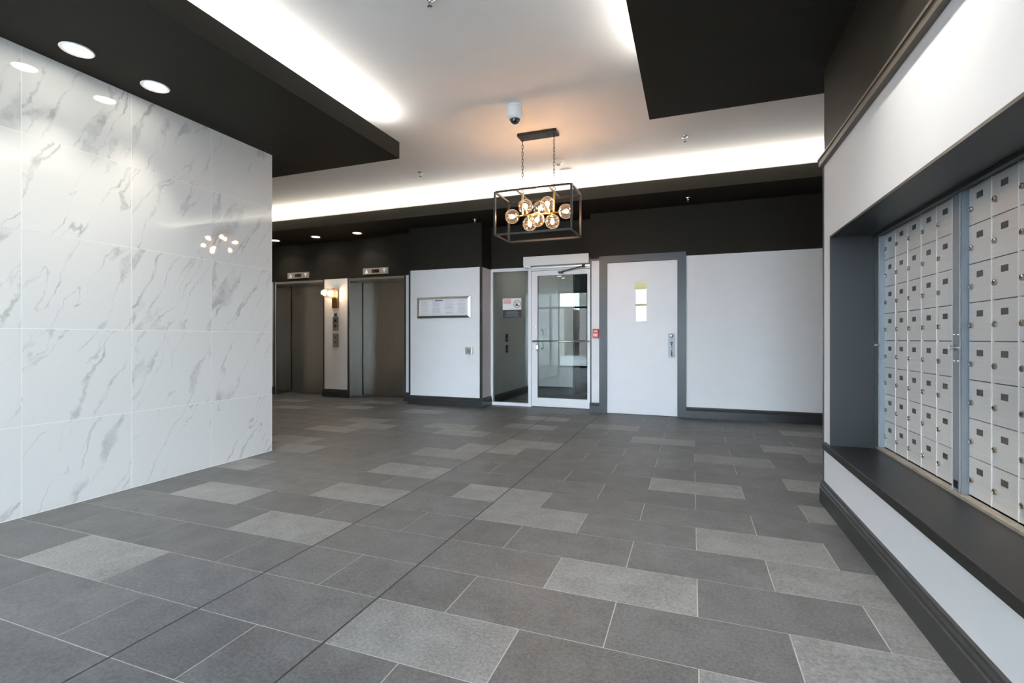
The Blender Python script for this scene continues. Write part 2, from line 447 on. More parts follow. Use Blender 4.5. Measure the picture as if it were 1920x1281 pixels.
# ------------------------------------------------------------------ marble wall
core = struct(box('wall_left', XMIN, XL - .0007, .455, 3.465, 0, PANEL, 'wall_grout'), 'wall clad in polished white marble-look tiles with grey veins', 'wall')
ZR = [0.004, .533, 1.109, 1.688, 2.260, PANEL]
YC = [.455, 1.062, 1.664, 2.262, 2.866, 3.470]
for a, b in zip(YC, YC[1:]):
    for c, d in zip(ZR, ZR[1:]):
        box('wall_tile', XL - .012, XL, a + .0018, b - .0018, c + .0015, d - .0015, 'marble', core)
box('corner_edging', XL - .02, XL + .0005, 3.468, 3.474, 0, PANEL, 'wall_grout', core)
# short return walls that close the lobby
struct(box('wall_side_left', XMIN - .15, XMIN, FRONT, 7.6, 0, CEIL, 'white_wall'), 'white wall closing the lift lobby', 'wall')
struct(box('wall_side_right', XMAX, XMAX + .15, FRONT, 7.6, 0, CEIL, 'white_wall'), 'white wall closing the far passage', 'wall')

# ------------------------------------------------------------------ mailbox wall
RY0, RY1, RZ0, RZ1 = 1.55, 3.452, .398, 1.667   # recess opening
YE = 3.60                                        # free end of this wall
TH = .20
boxes_r = [(XR, XR + TH, FRONT, RY0, 0, WT), (XR, XR + TH, RY1, YE, 0, WT), (XR, XR + TH, RY0, RY1, 0, RZ0 - .043), (XR, XR + TH, RY0, RY1, RZ1, WT)]
struct(boxes('wall_right', boxes_r, 'white_wall'), 'white wall around the dark mailbox recess', 'wall')
struct(box('wall_right_upper', XR, XR + TH, FRONT, YE, WT + .05, PANEL, 'dark_paint'), 'dark upper band of the mailbox wall', 'wall')
struct(box('wall_right_back', 1.25, 1.40, FRONT, YE, 0, PANEL, 'dark_paint'), 'rear of the mailbox wall', 'wall')
struct(boxes('trim_1', [(XR - .028, XR + .02, FRONT, YE + .012, WT, WT + .05), (XR - .034, XR + .02, FRONT, YE + .018, WT + .036, WT + .05)], 'trim_light_edge'), 'dark picture rail above the white mailbox wall', 'trim')
struct(box('trim_2', XR - .006, XR + .03, YE, YE + .012, .135, WT, 'dark_trim'), 'dark corner strip at the end of the mailbox wall', 'trim')
struct(box('wall_right_end', XR + .03, 1.40, YE, YE + .008, 0, PANEL, 'dark_paint'), 'end face of the mailbox wall', 'wall')
baseboard('baseboard_right', 'y', FRONT, YE + .02, XR, -1, 'dark moulded baseboard under the mailbox wall', scale=1.06)
# recess lining
struct(boxes('trim_3', [(XR - .001, 1.10, RY1 - .002, RY1 + .010, RZ0, RZ1), (XR - .001, 1.10, RY0 - .010, RY0 + .002, RZ0, RZ1), (XR - .001, 1.10, RY0 - .010, RY1 + .010, RZ1 - .002, RZ1 + .010),
                        (1.005, 1.03, RY0, RY1, RZ1 - .018, RZ1), (1.012, 1.03, RY1 - .012, RY1, RZ0, RZ1)], 'dark_trim'), 'dark lining inside the mailbox recess', 'trim')
sill = struct(box('trim_4', XR - .022, 1.09, RY0 - .06, 3.556, RZ0 - .043, RZ0, 'dark_sill', bevel=.003), 'black ledge in front of the mailboxes', 'ledge')
struct(box('trim_5', 1.022, 1.058, RY0, RY1, RZ0, RZ0 + .012, 'raw_wood'), 'thin beige batten under the mailboxes', 'trim')

# mailbox banks
MX = 1.06
CW = .162
MZ0, MZ1 = .414, 1.664
RH = (MZ1 - MZ0) / 8
def mailbox_bank(y_left, cols, label):
    """y_left is the far end; columns run towards the viewer"""
    y_right = y_left - cols * CW
    t = empty('mailbox_bank', (MX + .06, (y_left + y_right) / 2, MZ0), label, 'mailboxes', 'wall mailboxes')
    box('body', MX + .008, MX + .16, y_right, y_left, MZ0, MZ1, 'black_plastic', t)
    proto = None
    for c in range(cols):
        for r in range(8):
            ya, yb = y_left - (c + 1) * CW, y_left - c * CW
            za = MZ0 + r * RH
            if proto is None:
                d = box('door', MX, MX + .012, ya + .0028, yb - .0028, za + .0020, za + RH - .0020, 'aluminium', t)
                cy, cz = (ya + yb) / 2, za + RH / 2
                box('name_plate', MX - .0012, MX + .001, cy - .021, cy + .021, cz + .020, cz + .044, 'label_grey', d)
                lk = lathe('lock', [(0, 0), (.0115, 0), (.0120, .003), (.0110, .007), (.0075, .008), (.0070, .0065), (0, .0065)], 'lock_metal', d, (MX, cy + .057, cz - .014), axis='x', seg=14)
                lk.rotation_euler = (0, 0, PI)
                box('keyway', MX - .0076, MX - .006, cy + .0555, cy + .0585, cz - .0185, cz - .0095, 'black_plastic', d)
                proto = d; base = Vector(d.location); y0p, z0p = ya, za
            else:
                d = copy_tree(proto, t)
                d.location = base + Vector((0, ya - y0p, za - z0p))
        if c: box('divider', MX - .0018, MX + .009, y_left - c * CW - .0022, y_left - c * CW + .0022, MZ0, MZ1, 'alu_edge', t)
    return t
mailbox_bank(3.436, 5, 'far bank of aluminium mailboxes, between the two steel posts')
def mail_post(y_far, y_near, label, foot=False):
    t = empty('mailbox_post', (1.033, (y_far + y_near) / 2, MZ0 - .004), label, 'post', 'mailbox posts')
    boxes('channel', [(1.033, 1.20, y_near, y_far, MZ0 - .004, MZ1)], 'post_metal', t)
    box('edge_strip', 1.0322, 1.036, y_far - .004, y_far, MZ0, MZ1, 'alu_edge', t)
    box('edge_strip', 1.0322, 1.036, y_near, y_near + .003, MZ0, MZ1, 'alu_edge', t)
    ym = (y_far + y_near) / 2; zc = 1.012
    lathe('latch', [(0, 0), (.013, 0), (.013, .006), (.007, .008), (.007, .018), (.010, .019), (.010, .024), (0, .024)], 'chrome', t, (1.033, ym, zc), axis='x', seg=14).rotation_euler = (0, 0, PI)
    for dy in ((-.016, .016) if y_far - y_near > .03 else ()):
        for dz in (-.055, .055):
            lathe('screw', [(0, 0), (.005, 0), (.004, .003), (0, .0035)], 'chrome', t, (1.033, ym + dy, zc + dz), axis='x', seg=10).rotation_euler = (0, 0, PI)
    if foot: box('foot_block', 1.0305, 1.034, ym - .015, ym + .015, MZ0 + .012, MZ0 + .044, 'black_plastic', t)
    return t
mail_post(3.4495, 3.4365, 'narrow steel post beside the dark recess end')
mail_post(2.580, 2.512, 'wide steel post between the two mailbox banks', True)
struct(box('trim_17', MX + .004, MX + .10, 2.580, 2.626, MZ0, MZ1, 'post_metal'), 'filler strip behind the steel mailbox post', 'trim')
mailbox_bank(2.510, 5, 'near bank of aluminium mailboxes cut off by the picture edge')
mail_post(1.698, 1.60, 'steel post at the near end of the mailboxes')

# ------------------------------------------------------------------ back wall: white field with the grey framed door
DX0, DX1, DZ = -1.135, -.174, 2.122
XC = -1.356
lower = [(XC, DX0, YB, 7.2, 0, WT), (DX1, XMAX, YB, 7.2, 0, WT), (DX0, DX1, YB, 7.2, DZ, WT)]
struct(boxes('wall_back', lower, 'white_wall'), 'white back wall around the solid white door', 'wall')
struct(box('wall_back_upper', XC, XMAX, YB, 7.2, WT, SOFFIT, 'dark_paint'), 'dark upper band of the back wall', 'wall')
struct(boxes('trim_6', [(-1.228, DX0 + .012, YB - .022, YB + .06, 0, 2.205), (DX1 - .012, -.076, YB - .022, YB + .06, 0, 2.205), (DX0 + .012, DX1 - .012, YB - .022, YB + .06, DZ - .012, 2.205)], 'dark_trim'), 'dark painted frame around the solid white door', 'door frame')
struct(boxes('trim_7', [(XC - .004, XC + .016, YB - .006, YB + .01, .13, WT + .02)], 'dark_trim'), 'dark corner strip beside the fire alarm box', 'trim')
struct(box('trim_16', XC - .012, -1.228, YB - .014, YB + .002, WT, WT + .028, 'dark_trim'), 'dark rail above the fire alarm box', 'trim')
baseboard('baseboard_back', 'x', -.076, XMAX, YB, -1, 'dark baseboard under the wide white back wall', scale=1.06)
baseboard('baseboard_back_narrow', 'x', XC - .01, -1.228, YB, -1, 'short dark baseboard under the fire alarm box', scale=1.06)
d4 = struct(empty('door_1', (-.655, YB + .03, 0)), 'solid white door with narrow glazed slot', 'door')
LX0, LX1, LZ0, LZ1 = -.742, -.582, 1.283, 1.832
x0, x1, ya, yb, z1 = DX0 + .014, DX1 - .014, YB + .006, YB + .05, DZ - .016
boxes('leaf', [(x0, LX0, ya, yb, .008, z1), (LX1, x1, ya, yb, .008, z1), (LX0, LX1, ya, yb, .008, LZ0), (LX0, LX1, ya, yb, LZ1, z1)], 'white_door', d4)
boxes('glazing_bead', [(LX0 - .016, LX0 + .006, ya - .006, ya + .004, LZ0 - .016, LZ1 + .016), (LX1 - .006, LX1 + .016, ya - .006, ya + .004, LZ0 - .016, LZ1 + .016),
                       (LX0, LX1, ya - .006, ya + .004, LZ0 - .016, LZ0 + .006), (LX0, LX1, ya - .006, ya + .004, LZ1 - .006, LZ1 + .016)], 'white_door', d4)
box('vision_pane', LX0, LX1, ya + .018, ya + .024, LZ0, LZ1, 'window_glass', d4)
for hz in (.28, 1.06, 1.80):
    lathe('hinge', [(0, -.055), (.009, -.055), (.009, .055), (0, .055)], 'stainless_light', d4, (x0 - .004, ya - .004, hz), seg=10)
pl = box('pull_plate', -.304, -.214, ya - .004, ya + .001, .795, 1.118, 'plate_grey', d4, bevel=.001)
lathe('lock_cylinder', [(0, 0), (.022, 0), (.022, .006), (.016, .010), (0, .010)], 'chrome', pl, (-.259, ya - .004, 1.085), axis='y', seg=18)
tube('handle', [(-.259, ya - .004, .985), (-.259, ya - .038, .980), (-.259, ya - .045, .960), (-.259, ya - .045, .84), (-.259, ya - .038, .82), (-.259, ya - .004, .815)], .008, 'chrome', pl)
box('thumb_latch', -.275, -.243, ya - .018, ya - .003, .985, 1.003, 'black_plastic', pl, bevel=.002)
# lit stairwell behind that door
struct(boxes('wall_stairwell', [(-1.30, .4, 8.6, 8.75, 0, 2.6), (-1.35, -1.30, 7.2, 8.75, 0, 2.6), (.4, .5, 7.2, 8.75, 0, 2.6), (-1.35, .5, 7.2, 8.75, 2.6, 2.7)], 'pale_yellow_wall'), 'pale yellow stairwell seen through the door slot', 'wall')
sl = tag(empty('stairwell_light', (-.55, 8.2, 2.52), 'bright tube light inside the stairwell behind the door slot', 'ceiling light'))
box('housing', -1.0, -.1, 8.12, 8.28, 2.555, 2.598, 'white_plastic', sl)
box('diffuser', -.98, -.12, 8.13, 8.27, 2.53, 2.555, 'tube_glow', sl)
hr = tag(empty('handrail', (-.45, 8.5, 0), 'pale handrail in the stairwell behind the door slot', 'handrail'))
tube('rail', [(-1.1, 8.52, 1.35), (.2, 8.52, 1.62)], .022, 'white_frame', hr)
for xx in (-1.0, -.45, .1): tube('bracket', [(xx, 8.52, 1.36 + (xx + 1.1) * .21), (xx, 8.60, 1.33 + (xx + 1.1) * .21)], .010, 'white_frame', hr)

# fire alarm
fa = tag(empty('fire_alarm_box', (-1.272, YB, 1.12), 'small red fire alarm pull box beside the glass door', 'fire alarm'))
box('housing', -1.318, -1.232, YB - .045, YB - .0005, 1.056, 1.186, 'red_plastic', fa, bevel=.006)
hd = box('pull_handle', -1.306, -1.244, YB - .056, YB - .043, 1.082, 1.118, 'white_plastic', fa, bevel=.004)
for q in range(2): box('lettering', -1.300 + q * .029, -1.278 + q * .029, YB - .0565, YB - .0555, 1.094, 1.106, 'print_red', hd)
box('lettering', -1.300, -1.250, YB - .0458, YB - .0445, 1.150, 1.160, 'paper', fa)

# ------------------------------------------------------------------ pillar with the directory
PX0, PX1, PYF = -4.272, -2.998, 6.75
struct(box('wall_pillar', PX0, PX1, PYF, 7.5, 0, WT - .01, 'white_wall'), 'white pillar holding the framed directory', 'wall')
struct(box('wall_pillar_upper', PX0, PX1, PYF, 7.5, WT - .01, SOFFIT, 'dark_paint'), 'dark upper band of the pillar', 'wall')
struct(boxes('trim_8', [(PX0 - .006, PX0 + .022, PYF - .006, PYF + .01, .13, WT - .01)], 'dark_trim'), 'dark corner strip of the pillar, next to the lifts', 'trim')
struct(boxes('trim_9', [(PX1 - .032, PX1 + .006, PYF - .006, PYF + .012, .13, WT - .01)], 'dark_trim'), 'dark corner strip of the pillar, next to the sidelight', 'trim')
baseboard('baseboard_pillar', 'x', PX0 - .02, PX1 + .02, PYF, -1, 'dark baseboard along the front of the pillar', scale=1.06)
baseboard('baseboard_pillar_side', 'y', PYF - .02, 7.10, PX1, 1, 'dark baseboard along the pillar beside the sidelight', scale=1.06)

dr = tag(empty('directory_board', (-3.65, PYF, 1.38), 'wide framed directory with four columns of fine print', 'notice board'))
fx0, fx1, fz0, fz1 = -4.118, -3.183, 1.372, 1.703
def frame_bar(pts, name='frame_bar'):
    bm = bmesh.new()
    ins, dep = .045, .028
    (ax, az), (bx, bz), (cx, cz), (dx, dz) = pts      # outer a-b, inner c-d (c beside b)
    vs = [bm.verts.new(v) for v in [(ax, PYF - .0005, az), (bx, PYF - .0005, bz), (cx, PYF - .0005, cz), (dx, PYF - .0005, dz),
                                    (ax, PYF - .014, az), (bx, PYF - .014, bz), (cx, PYF - dep, cz), (dx, PYF - dep, dz)]]
    for f in [(0, 1, 2, 3), (4, 5, 6, 7), (0, 1, 5, 4), (1, 2, 6, 5), (2, 3, 7, 6), (3, 0, 4, 7)]: bm.faces.new([vs[i] for i in f])
    c = sum((v.co for v in bm.verts), Vector()) / 8
    mesh_obj(name, bm, 'stainless_light', dr, c)
i_ = .035
O = [(fx0, fz0), (fx1, fz0), (fx1, fz1), (fx0, fz1)]; I = [(fx0 + i_, fz0 + i_), (fx1 - i_, fz0 + i_), (fx1 - i_, fz1 - i_), (fx0 + i_, fz1 - i_)]
for q in range(4):
    n = (q + 1) % 4
    frame_bar([O[q], O[n], I[n], I[q]])
sheet = box('sheet', fx0 + i_, fx1 - i_, PYF - .010, PYF - .001, fz0 + i_, fz1 - i_, 'paper', dr)
yy = PYF - .0106
tx = [-4.07, -3.86, -3.63, -3.42]
box('title_print', -3.80, -3.66, yy - .0004, yy + .0004, 1.638, 1.652, 'print_dark', sheet)
lathe('emblem', [(.008, 0), (.012, 0), (.012, .0006), (.008, .0006)], 'print_grey', sheet, (-3.84, yy + .0004, 1.645), axis='y', seg=18, closed=True)
bm = bmesh.new()
for c, xx in enumerate(tx):
    zz = 1.648 if c in (0, 2, 3) else 1.622
    while zz > 1.425:
        L = random.uniform(.10, .17)
        if random.random() < .85:
            cxp = xx + .085
            bm_box(bm, cxp - L / 2, cxp + L / 2, yy - .0003, yy + .0003, zz - .0035, zz)
        zz -= .0105 if random.random() < .8 else .02
po = mesh_obj('small_print', bm, 'print_grey', sheet, (-3.65, yy, 1.54)); po['kind'] = 'stuff'
cr = tag(empty('push_plate', (-3.20, PYF, .866), 'square steel door-opener plate on the white pillar', 'wall plate'))
box('back_box', -3.264, -3.138, PYF - .030, PYF - .0005, .808, .924, 'white_plastic', cr, bevel=.004)
pp = box('button', -3.250, -3.152, PYF - .036, PYF - .029, .820, .912, 'stainless_light', cr, bevel=.003)
lathe('wheel_emblem', [(.014, 0), (.018, 0), (.018, .0008), (.014, .0008)], 'print_dark', pp, (-3.200, PYF - .036, .858), axis='y', seg=18, closed=True)
boxes('figure_emblem', [(-3.207, -3.201, PYF - .0368, PYF - .0358, .862, .888), (-3.207, -3.188, PYF - .0368, PYF - .0358, .860, .865), (-3.191, -3.186, PYF - .0368, PYF - .0358, .842, .862)], 'print_dark', pp)

# ------------------------------------------------------------------ glazed entrance between pillar and back wall
YG = 7.13
struct(box('wall_entrance_upper', PX1, XC, YG, 7.3, 2.15, SOFFIT, 'dark_paint'), 'dark wall above the glazed entrance', 'wall')
sf = struct(empty('window_1', (-2.66, YG, 0)), 'white framed glass sidelight beside the glass door', 'sidelight')
SX0, SX1 = PX1, -2.323
boxes('frame', [(SX0, SX0 + .034, YG - .02, YG + .06, 0, 2.15), (-2.375, SX1, YG - .02, YG + .06, 0, 2.15), (SX0 + .034, -2.375, YG - .02, YG + .06, 2.10, 2.15), (SX0 + .034, -2.375, YG - .02, YG + .06, 0, .048)], 'white_frame', sf)
box('glass_pane', SX0 + .034, -2.375, YG + .016, YG + .024, .048, 2.10, 'clear_glass', sf)
nt1 = tag(empty('notice', (-2.655, YG + .016, 1.375), 'white notice with red print and round emblem on the sidelight', 'notice'))
sh = box('sheet', -2.810, -2.498, YG + .0125, YG + .0155, 1.502, 1.682, 'paper', nt1)
for q in range(5): box('red_line', -2.795, -2.795 + random.uniform(.115, .142), YG + .0117, YG + .0127, 1.658 - q * .015, 1.666 - q * .015, 'print_red', sh)
lathe('ring_emblem', [(.052, 0), (.057, 0), (.057, .0008), (.052, .0008)], 'print_dark', sh, (-2.568, YG + .0125, 1.590), axis='y', seg=28, closed=True)
lathe('ring_emblem', [(.058, 0), (.062, 0), (.062, .0008), (.058, .0008)], 'print_red', sh, (-2.568, YG + .0125, 1.590), axis='y', seg=28, closed=True)
boxes('emblem_shape', [(-2.594, -2.556, YG + .0115, YG + .0127, 1.560, 1.588), (-2.585, -2.566, YG + .0115, YG + .0127, 1.588, 1.600), (-2.556, -2.534, YG + .0115, YG + .0127, 1.560, 1.574), (-2.598, -2.540, YG + .0115, YG + .0127, 1.608, 1.614)], 'print_dark', sh)
nt2 = tag(empty('notice', (-2.655, YG + .016, 1.375), 'black notice with fine pale print on the sidelight', 'notice'))
sh2 = box('sheet', -2.806, -2.500, YG + .0125, YG + .0155, 1.376, 1.499, 'sign_black', nt2)
for q in range(7):
    L = random.uniform(.17, .25)
    box('print_line', -2.653 - L / 2, -2.653 + L / 2, YG + .0117, YG + .0127, 1.478 - q * .0135, 1.483 - q * .0135, 'print_light', sh2)

d3 = struct(empty('door_2', (-1.87, YG, 0)), 'white framed glass door with a push bar', 'door')
GX0, GX1 = -2.318, XC - .05
x0, x1 = -2.318, -1.410
boxes('door_frame', [(x1 + .004, XC, YG - .02, YG + .06, 0, 2.15), (SX1, x1 + .004, YG - .02, YG + .06, 2.092, 2.15)], 'white_frame', d3)
leaf = boxes('leaf', [(x0, x0 + .092, YG - .012, YG + .036, .012, 2.086), (x1 - .045, x1, YG - .012, YG + .036, .012, 2.086), (x0 + .092, x1 - .045, YG - .012, YG + .036, 2.012, 2.086), (x0 + .092, x1 - .045, YG - .012, YG + .036, .012, .142)], 'white_frame', d3)
box('glass_pane', x0 + .092, x1 - .045, YG + .008, YG + .016, .142, 2.012, 'clear_glass', d3)
tube('push_bar', [(x0 + .03, YG - .070, 1.010), (x1 - .004, YG - .070, 1.010)], .0135, 'stainless_light', d3, seg=12)
for xx in (x0 + .04, x1 - .03): tube('bar_bracket', [(xx, YG - .070, 1.010), (xx, YG - .012, 1.010)], .011, 'stainless_light', d3)
box('lock_case', x0 + .022, x0 + .082, YG - .042, YG - .011, .862, .972, 'white_frame', d3, bevel=.006)
box('lock_lever', x0 + .076, x0 + .118, YG - .052, YG - .030, .880, .955, 'stainless_light', d3, bevel=.008)
lathe('key_cylinder', [(0, 0), (.013, 0), (.013, .006), (0, .008)], 'chrome', d3, (x0 + .048, YG - .012, 1.235), axis='y', seg=14)
tube('pull_handle', [(x0 + .15, YG + .02, 1.18), (x0 + .15, YG + .070, 1.18), (x0 + .15, YG + .085, 1.16), (x0 + .15, YG + .085, .92), (x0 + .15, YG + .070, .90), (x0 + .15, YG + .02, .90)], .012, 'chrome', d3)
op = tag(empty('door_operator', (-1.91, YG - .02, 2.14), 'long white automatic opener box above the glass door', 'door opener'))
box('housing', -2.415, -1.408, YG - .14, YG - .0205, 2.150, 2.292, 'white_frame', op, bevel=.004)
box('end_block', -2.40, -2.30, YG - .15, YG - .06, 2.128, 2.150, 'stainless_light', op)
box('track', -2.30, -1.405, YG - .075, YG - .055, 2.118, 2.134, 'stainless_light', op)
tube('arm', [(-1.50, YG - .085, 2.118), (-1.84, YG - .085, 2.045)], .010, 'label_grey', op)
lathe('arm_pivot', [(0, -.02), (.022, -.02), (.022, .02), (0, .02)], 'black_plastic', op, (-1.50, YG - .085, 2.118), seg=16)
box('arm_shoe', -1.88, -1.82, YG - .095, YG - .0125, 2.030, 2.058, 'label_grey', op, bevel=.004)

# vestibule seen through the glass
struct(boxes('wall_vestibule_left', [(PX1 - .12, PX1 - .001, 7.5, 8.95, 0, 2.65)], 'white_wall'), 'white vestibule wall with two intercom plates, seen through the sidelight', 'wall')
struct(boxes('wall_vestibule_back', [(PX1 - .12, -2.10, 8.95, 9.10, 0, 2.65)], 'white_wall'), 'white vestibule wall seen through the glass door', 'wall')
struct(boxes('wall_vestibule_dark', [(-2.12, -2.0, 9.10, 11.2, 0, 2.65), (-1.356, -1.352, 7.2, 8.75, 0, 2.65), (-1.356, -1.2, 8.75, 11.2, 0, 2.65), (-2.0, -1.2, 11.0, 11.2, 0, 2.65)], 'dark_paint'), 'dark walls of the passage beyond the glass door', 'wall')
struct(box('ceiling_vestibule', PX1 - .12, -1.2, 7.3, 11.2, 2.65, 2.75, 'white_ceiling'), 'pale ceiling of the vestibule behind the glass', 'ceiling')
vl = tag(empty('vestibule_fill_light', (-2.35, 8.1, 2.65), 'added round fill lamp brightening the vestibule behind the glass', 'ceiling light'))  # unseen lamp, added to brighten the vestibule
lathe('housing', [(0, 0), (.12, 0), (.12, -.03), (.105, -.035), (0, -.035)], 'white_plastic', vl, (-2.35, 8.1, 2.6495), seg=28)
lathe('diffuser', [(.10, -.035), (.09, -.055), (.05, -.068), (0, -.072)], 'vestibule_fill_glow', vl, (-2.35, 8.1, 2.65), seg=28)
baseboard('baseboard_vestibule_left', 'y', 7.2, 8.95, PX1, 1, 'dark baseboard seen through the sidelight')
baseboard('baseboard_vestibule_back', 'x', PX1, -2.10, 8.95, -1, 'dark baseboard seen through the glass door')
for zc, lab in ((1.065, 'upper dark intercom plate seen through the sidelight'), (.875, 'lower dark intercom plate seen through the sidelight')):
    ip = tag(empty('intercom_plate', (PX1, 7.80, zc), lab, 'intercom', 'intercom plates in the vestibule'))
    box('plate', PX1, PX1 + .016, 7.76, 7.84, zc - .065, zc + .065, 'sign_black', ip, bevel=.003)
    box('button', PX1 + .014, PX1 + .021, 7.785, 7.815, zc - .035, zc - .010, 'stainless_light', ip, bevel=.002)

# ------------------------------------------------------------------ lift wall
YL = 7.05
LZ = 2.105
E1 = (-7.375, -6.262); E2 = (-5.692, -4.558)
lift_low = [(XMIN, E1[0], YL, 7.6, 0, 2.12), (E1[1], E2[0], YL, 7.6, 0, 2.12), (E2[1], PX0, YL, 7.6, 0, 2.12)]
struct(boxes('wall_lifts', lift_low, 'white_wall'), 'white wall fields beside the two lift doors', 'wall')
struct(boxes('wall_lifts_upper', [(XMIN, PX0, YL - .004, 7.6, 2.12, SOFFIT)], 'dark_paint'), 'dark wall band above the two lifts', 'wall')
def vtrim(name, xa, xb, label): struct(box(name, xa, xb, YL - .010, YL, .13, 2.12, 'dark_trim'), label, 'trim')
vtrim('trim_10', -6.262, -6.240, 'dark strip on the sconce wall next to the far lift')
vtrim('trim_11', -5.722, -5.700, 'dark strip on the sconce wall next to the near lift')
vtrim('trim_12', E2[1] + .006, E2[1] + .032, 'dark strip between the near lift and the pillar')
vtrim('trim_13', E1[0] - .06, E1[0] - .03, 'dark strip on the far side of the far lift')
baseboard('baseboard_lift_middle', 'x', -6.275, -5.680, YL, -1, 'dark baseboard under the wall sconce', scale=1.06)
baseboard('baseboard_lift_near', 'x', E2[1] - .005, PX0, YL, -1, 'short dark baseboard between lift and pillar', scale=1.06)
baseboard('baseboard_lift_far', 'x', XMIN, E1[0] - .02, YL, -1, 'dark baseboard beyond the far lift', scale=1.06)
struct(box('wall_lift_shaft', XMIN, PX0, 7.6, 7.72, 0, CEIL, 'dark_paint'), 'dark shaft wall behind the lift doors', 'wall')
def lift(n, xa, xb, label):
    t = struct(empty(n, ((xa + xb) / 2, YL, 0)), label, 'lift door')
    yd = 7.40
    boxes('jamb', [(xa, xa + .012, YL - .006, yd, 0, LZ)], 'stainless', t)
    boxes('jamb', [(xb - .012, xb, YL - .006, yd, 0, LZ)], 'stainless', t)
    box('head', xa, xb, YL - .008, yd, LZ - .03, LZ + .008, 'stainless_light', t)
    box('door_panel', xa + .012, xb - .012, yd + .012, yd + .035, .008, LZ, 'stainless', t)
    box('shadow_gap', xa + .0125, xa + .020, yd + .004, yd + .012, .012, LZ - .03, 'black_plastic', t)
    box('threshold', xa + .012, xb - .012, yd - .02, yd + .06, 0.0005, .004, 'label_grey', t)
    lathe('key_hole', [(0, 0), (.011, 0), (.009, .003), (0, .003)], 'black_plastic', t, (xa + .17, yd + .012, 1.93), axis='y', seg=14)
    return t
lift('door_3', E2[0], E2[1], 'stainless steel lift door beside the directory pillar')
lift('door_4', E1[0], E1[1], 'stainless steel lift door beside the marble wall edge')
def indicator(xa, xb, za, zb, label):
    xm, zm = (xa + xb) / 2, (za + zb) / 2
    t = tag(empty('lift_indicator', (xm, YL - .004, zm), label, 'lift indicator', 'lift floor indicators'))
    box('plate', xa, xb, YL - .018, YL - .0045, za, zb, 'indicator_metal', t, bevel=.002)
    sc = box('screen', xm - .075, xm + .075, YL - .0195, YL - .0175, zm - .030, zm + .030, 'black_plastic', t)
    box('digit', xm - .012, xm + .012, YL - .0203, YL - .0193, zm - .020, zm + .020, 'digit_glow', sc)
    for s, up in ((-1, 1), (1, -1)):
        cx = xm + s * (xb - xa) * .35
        prism('arrow', [(cx - .032, zm - .036 * up), (cx + .032, zm - .036 * up), (cx, zm + .040 * up)], 'y', YL - .0215, YL - .017, 'arrow_white', t)
indicator(-5.388, -4.868, 2.162, 2.272, 'steel arrow indicator above the lift beside the pillar')
indicator(-7.080, -6.580, 2.162, 2.272, 'steel arrow indicator above the lift beside the marble edge')

sc = tag(empty('wall_sconce', (-5.985, YL, 1.76), 'bronze wall sconce with glowing bulb in a clear glass tube', 'wall lamp'))
box('wall_plate', -6.048, -5.922, YL - .030, YL - .0005, 1.595, 1.935, 'bronze', sc, bevel=.004)
box('arm', -6.010, -5.960, YL - .10, YL - .03, 1.762, 1.785, 'bronze', sc, bevel=.003)
box('top_cap', -6.052, -5.918, YL - .105, YL - .03, 1.918, 1.935, 'bronze', sc)
lathe('glass_tube', [(.078, 0), (.082, 0), (.082, .235), (.078, .235)], 'globe_glass', sc, (-5.985, YL - .045, 1.847), axis='y', seg=28, closed=True)
lathe('socket', [(0, 0), (.022, 0), (.022, .05), (0, .05)], 'brass', sc, (-5.985, YL - .030, 1.847), axis='y', seg=16)
lathe('bulb', [(0, 0), (.014, 0), (.018, .008), (.036, .022), (.047, .045), (.049, .060), (.043, .080), (.026, .097), (0, .105)], 'sconce_glow', sc, (-5.985, YL - .080, 1.847), axis='y', seg=18)
ks = tag(empty('key_switch', (-5.985, YL, 1.475), 'tiny steel key switch under the wall sconce', 'key switch'))
box('plate', -6.020, -5.950, YL - .010, YL - .0005, 1.444, 1.504, 'stainless', ks, bevel=.002)
lathe('lock', [(0, 0), (.014, 0), (.012, .006), (0, .006)], 'black_plastic', ks, (-5.985, YL - .010, 1.474), axis='y', seg=14)
cp = tag(empty('call_panel', (-5.985, YL, 1.30), 'steel lift call panel with two dark buttons', 'call panel'))
pn = box('plate', -6.046, -5.922, YL - .012, YL - .0005, 1.192, 1.440, 'stainless', cp, bevel=.002)
for zc in (1.372, 1.275): lathe('button', [(0, 0), (.024, 0), (.024, .006), (.018, .009), (0, .009)], 'black_plastic', cp, (-5.985, YL - .012, zc), axis='y', seg=18)
box('engraved_line', -6.036, -5.932, YL - .0128, YL - .0118, 1.338, 1.342, 'black_plastic', pn)
fp = tag(empty('lift_service_plate', (-5.985, YL, 1.02), 'lower steel lift service panel with small key slots', 'service panel'))
box('plate', -6.046, -5.922, YL - .012, YL - .0005, .898, 1.140, 'stainless', fp, bevel=.002)
for zc in (1.07, .985): lathe('key_slot', [(0, 0), (.014, 0), (.012, .005), (0, .005)], 'black_plastic', fp, (-5.985, YL - .012, zc), axis='y', seg=14)
for zc in (1.12, .925): lathe('screw', [(0, 0), (.006, 0), (.004, .003), (0, .003)], 'chrome', fp, (-5.985, YL - .012, zc), axis='y', seg=10)

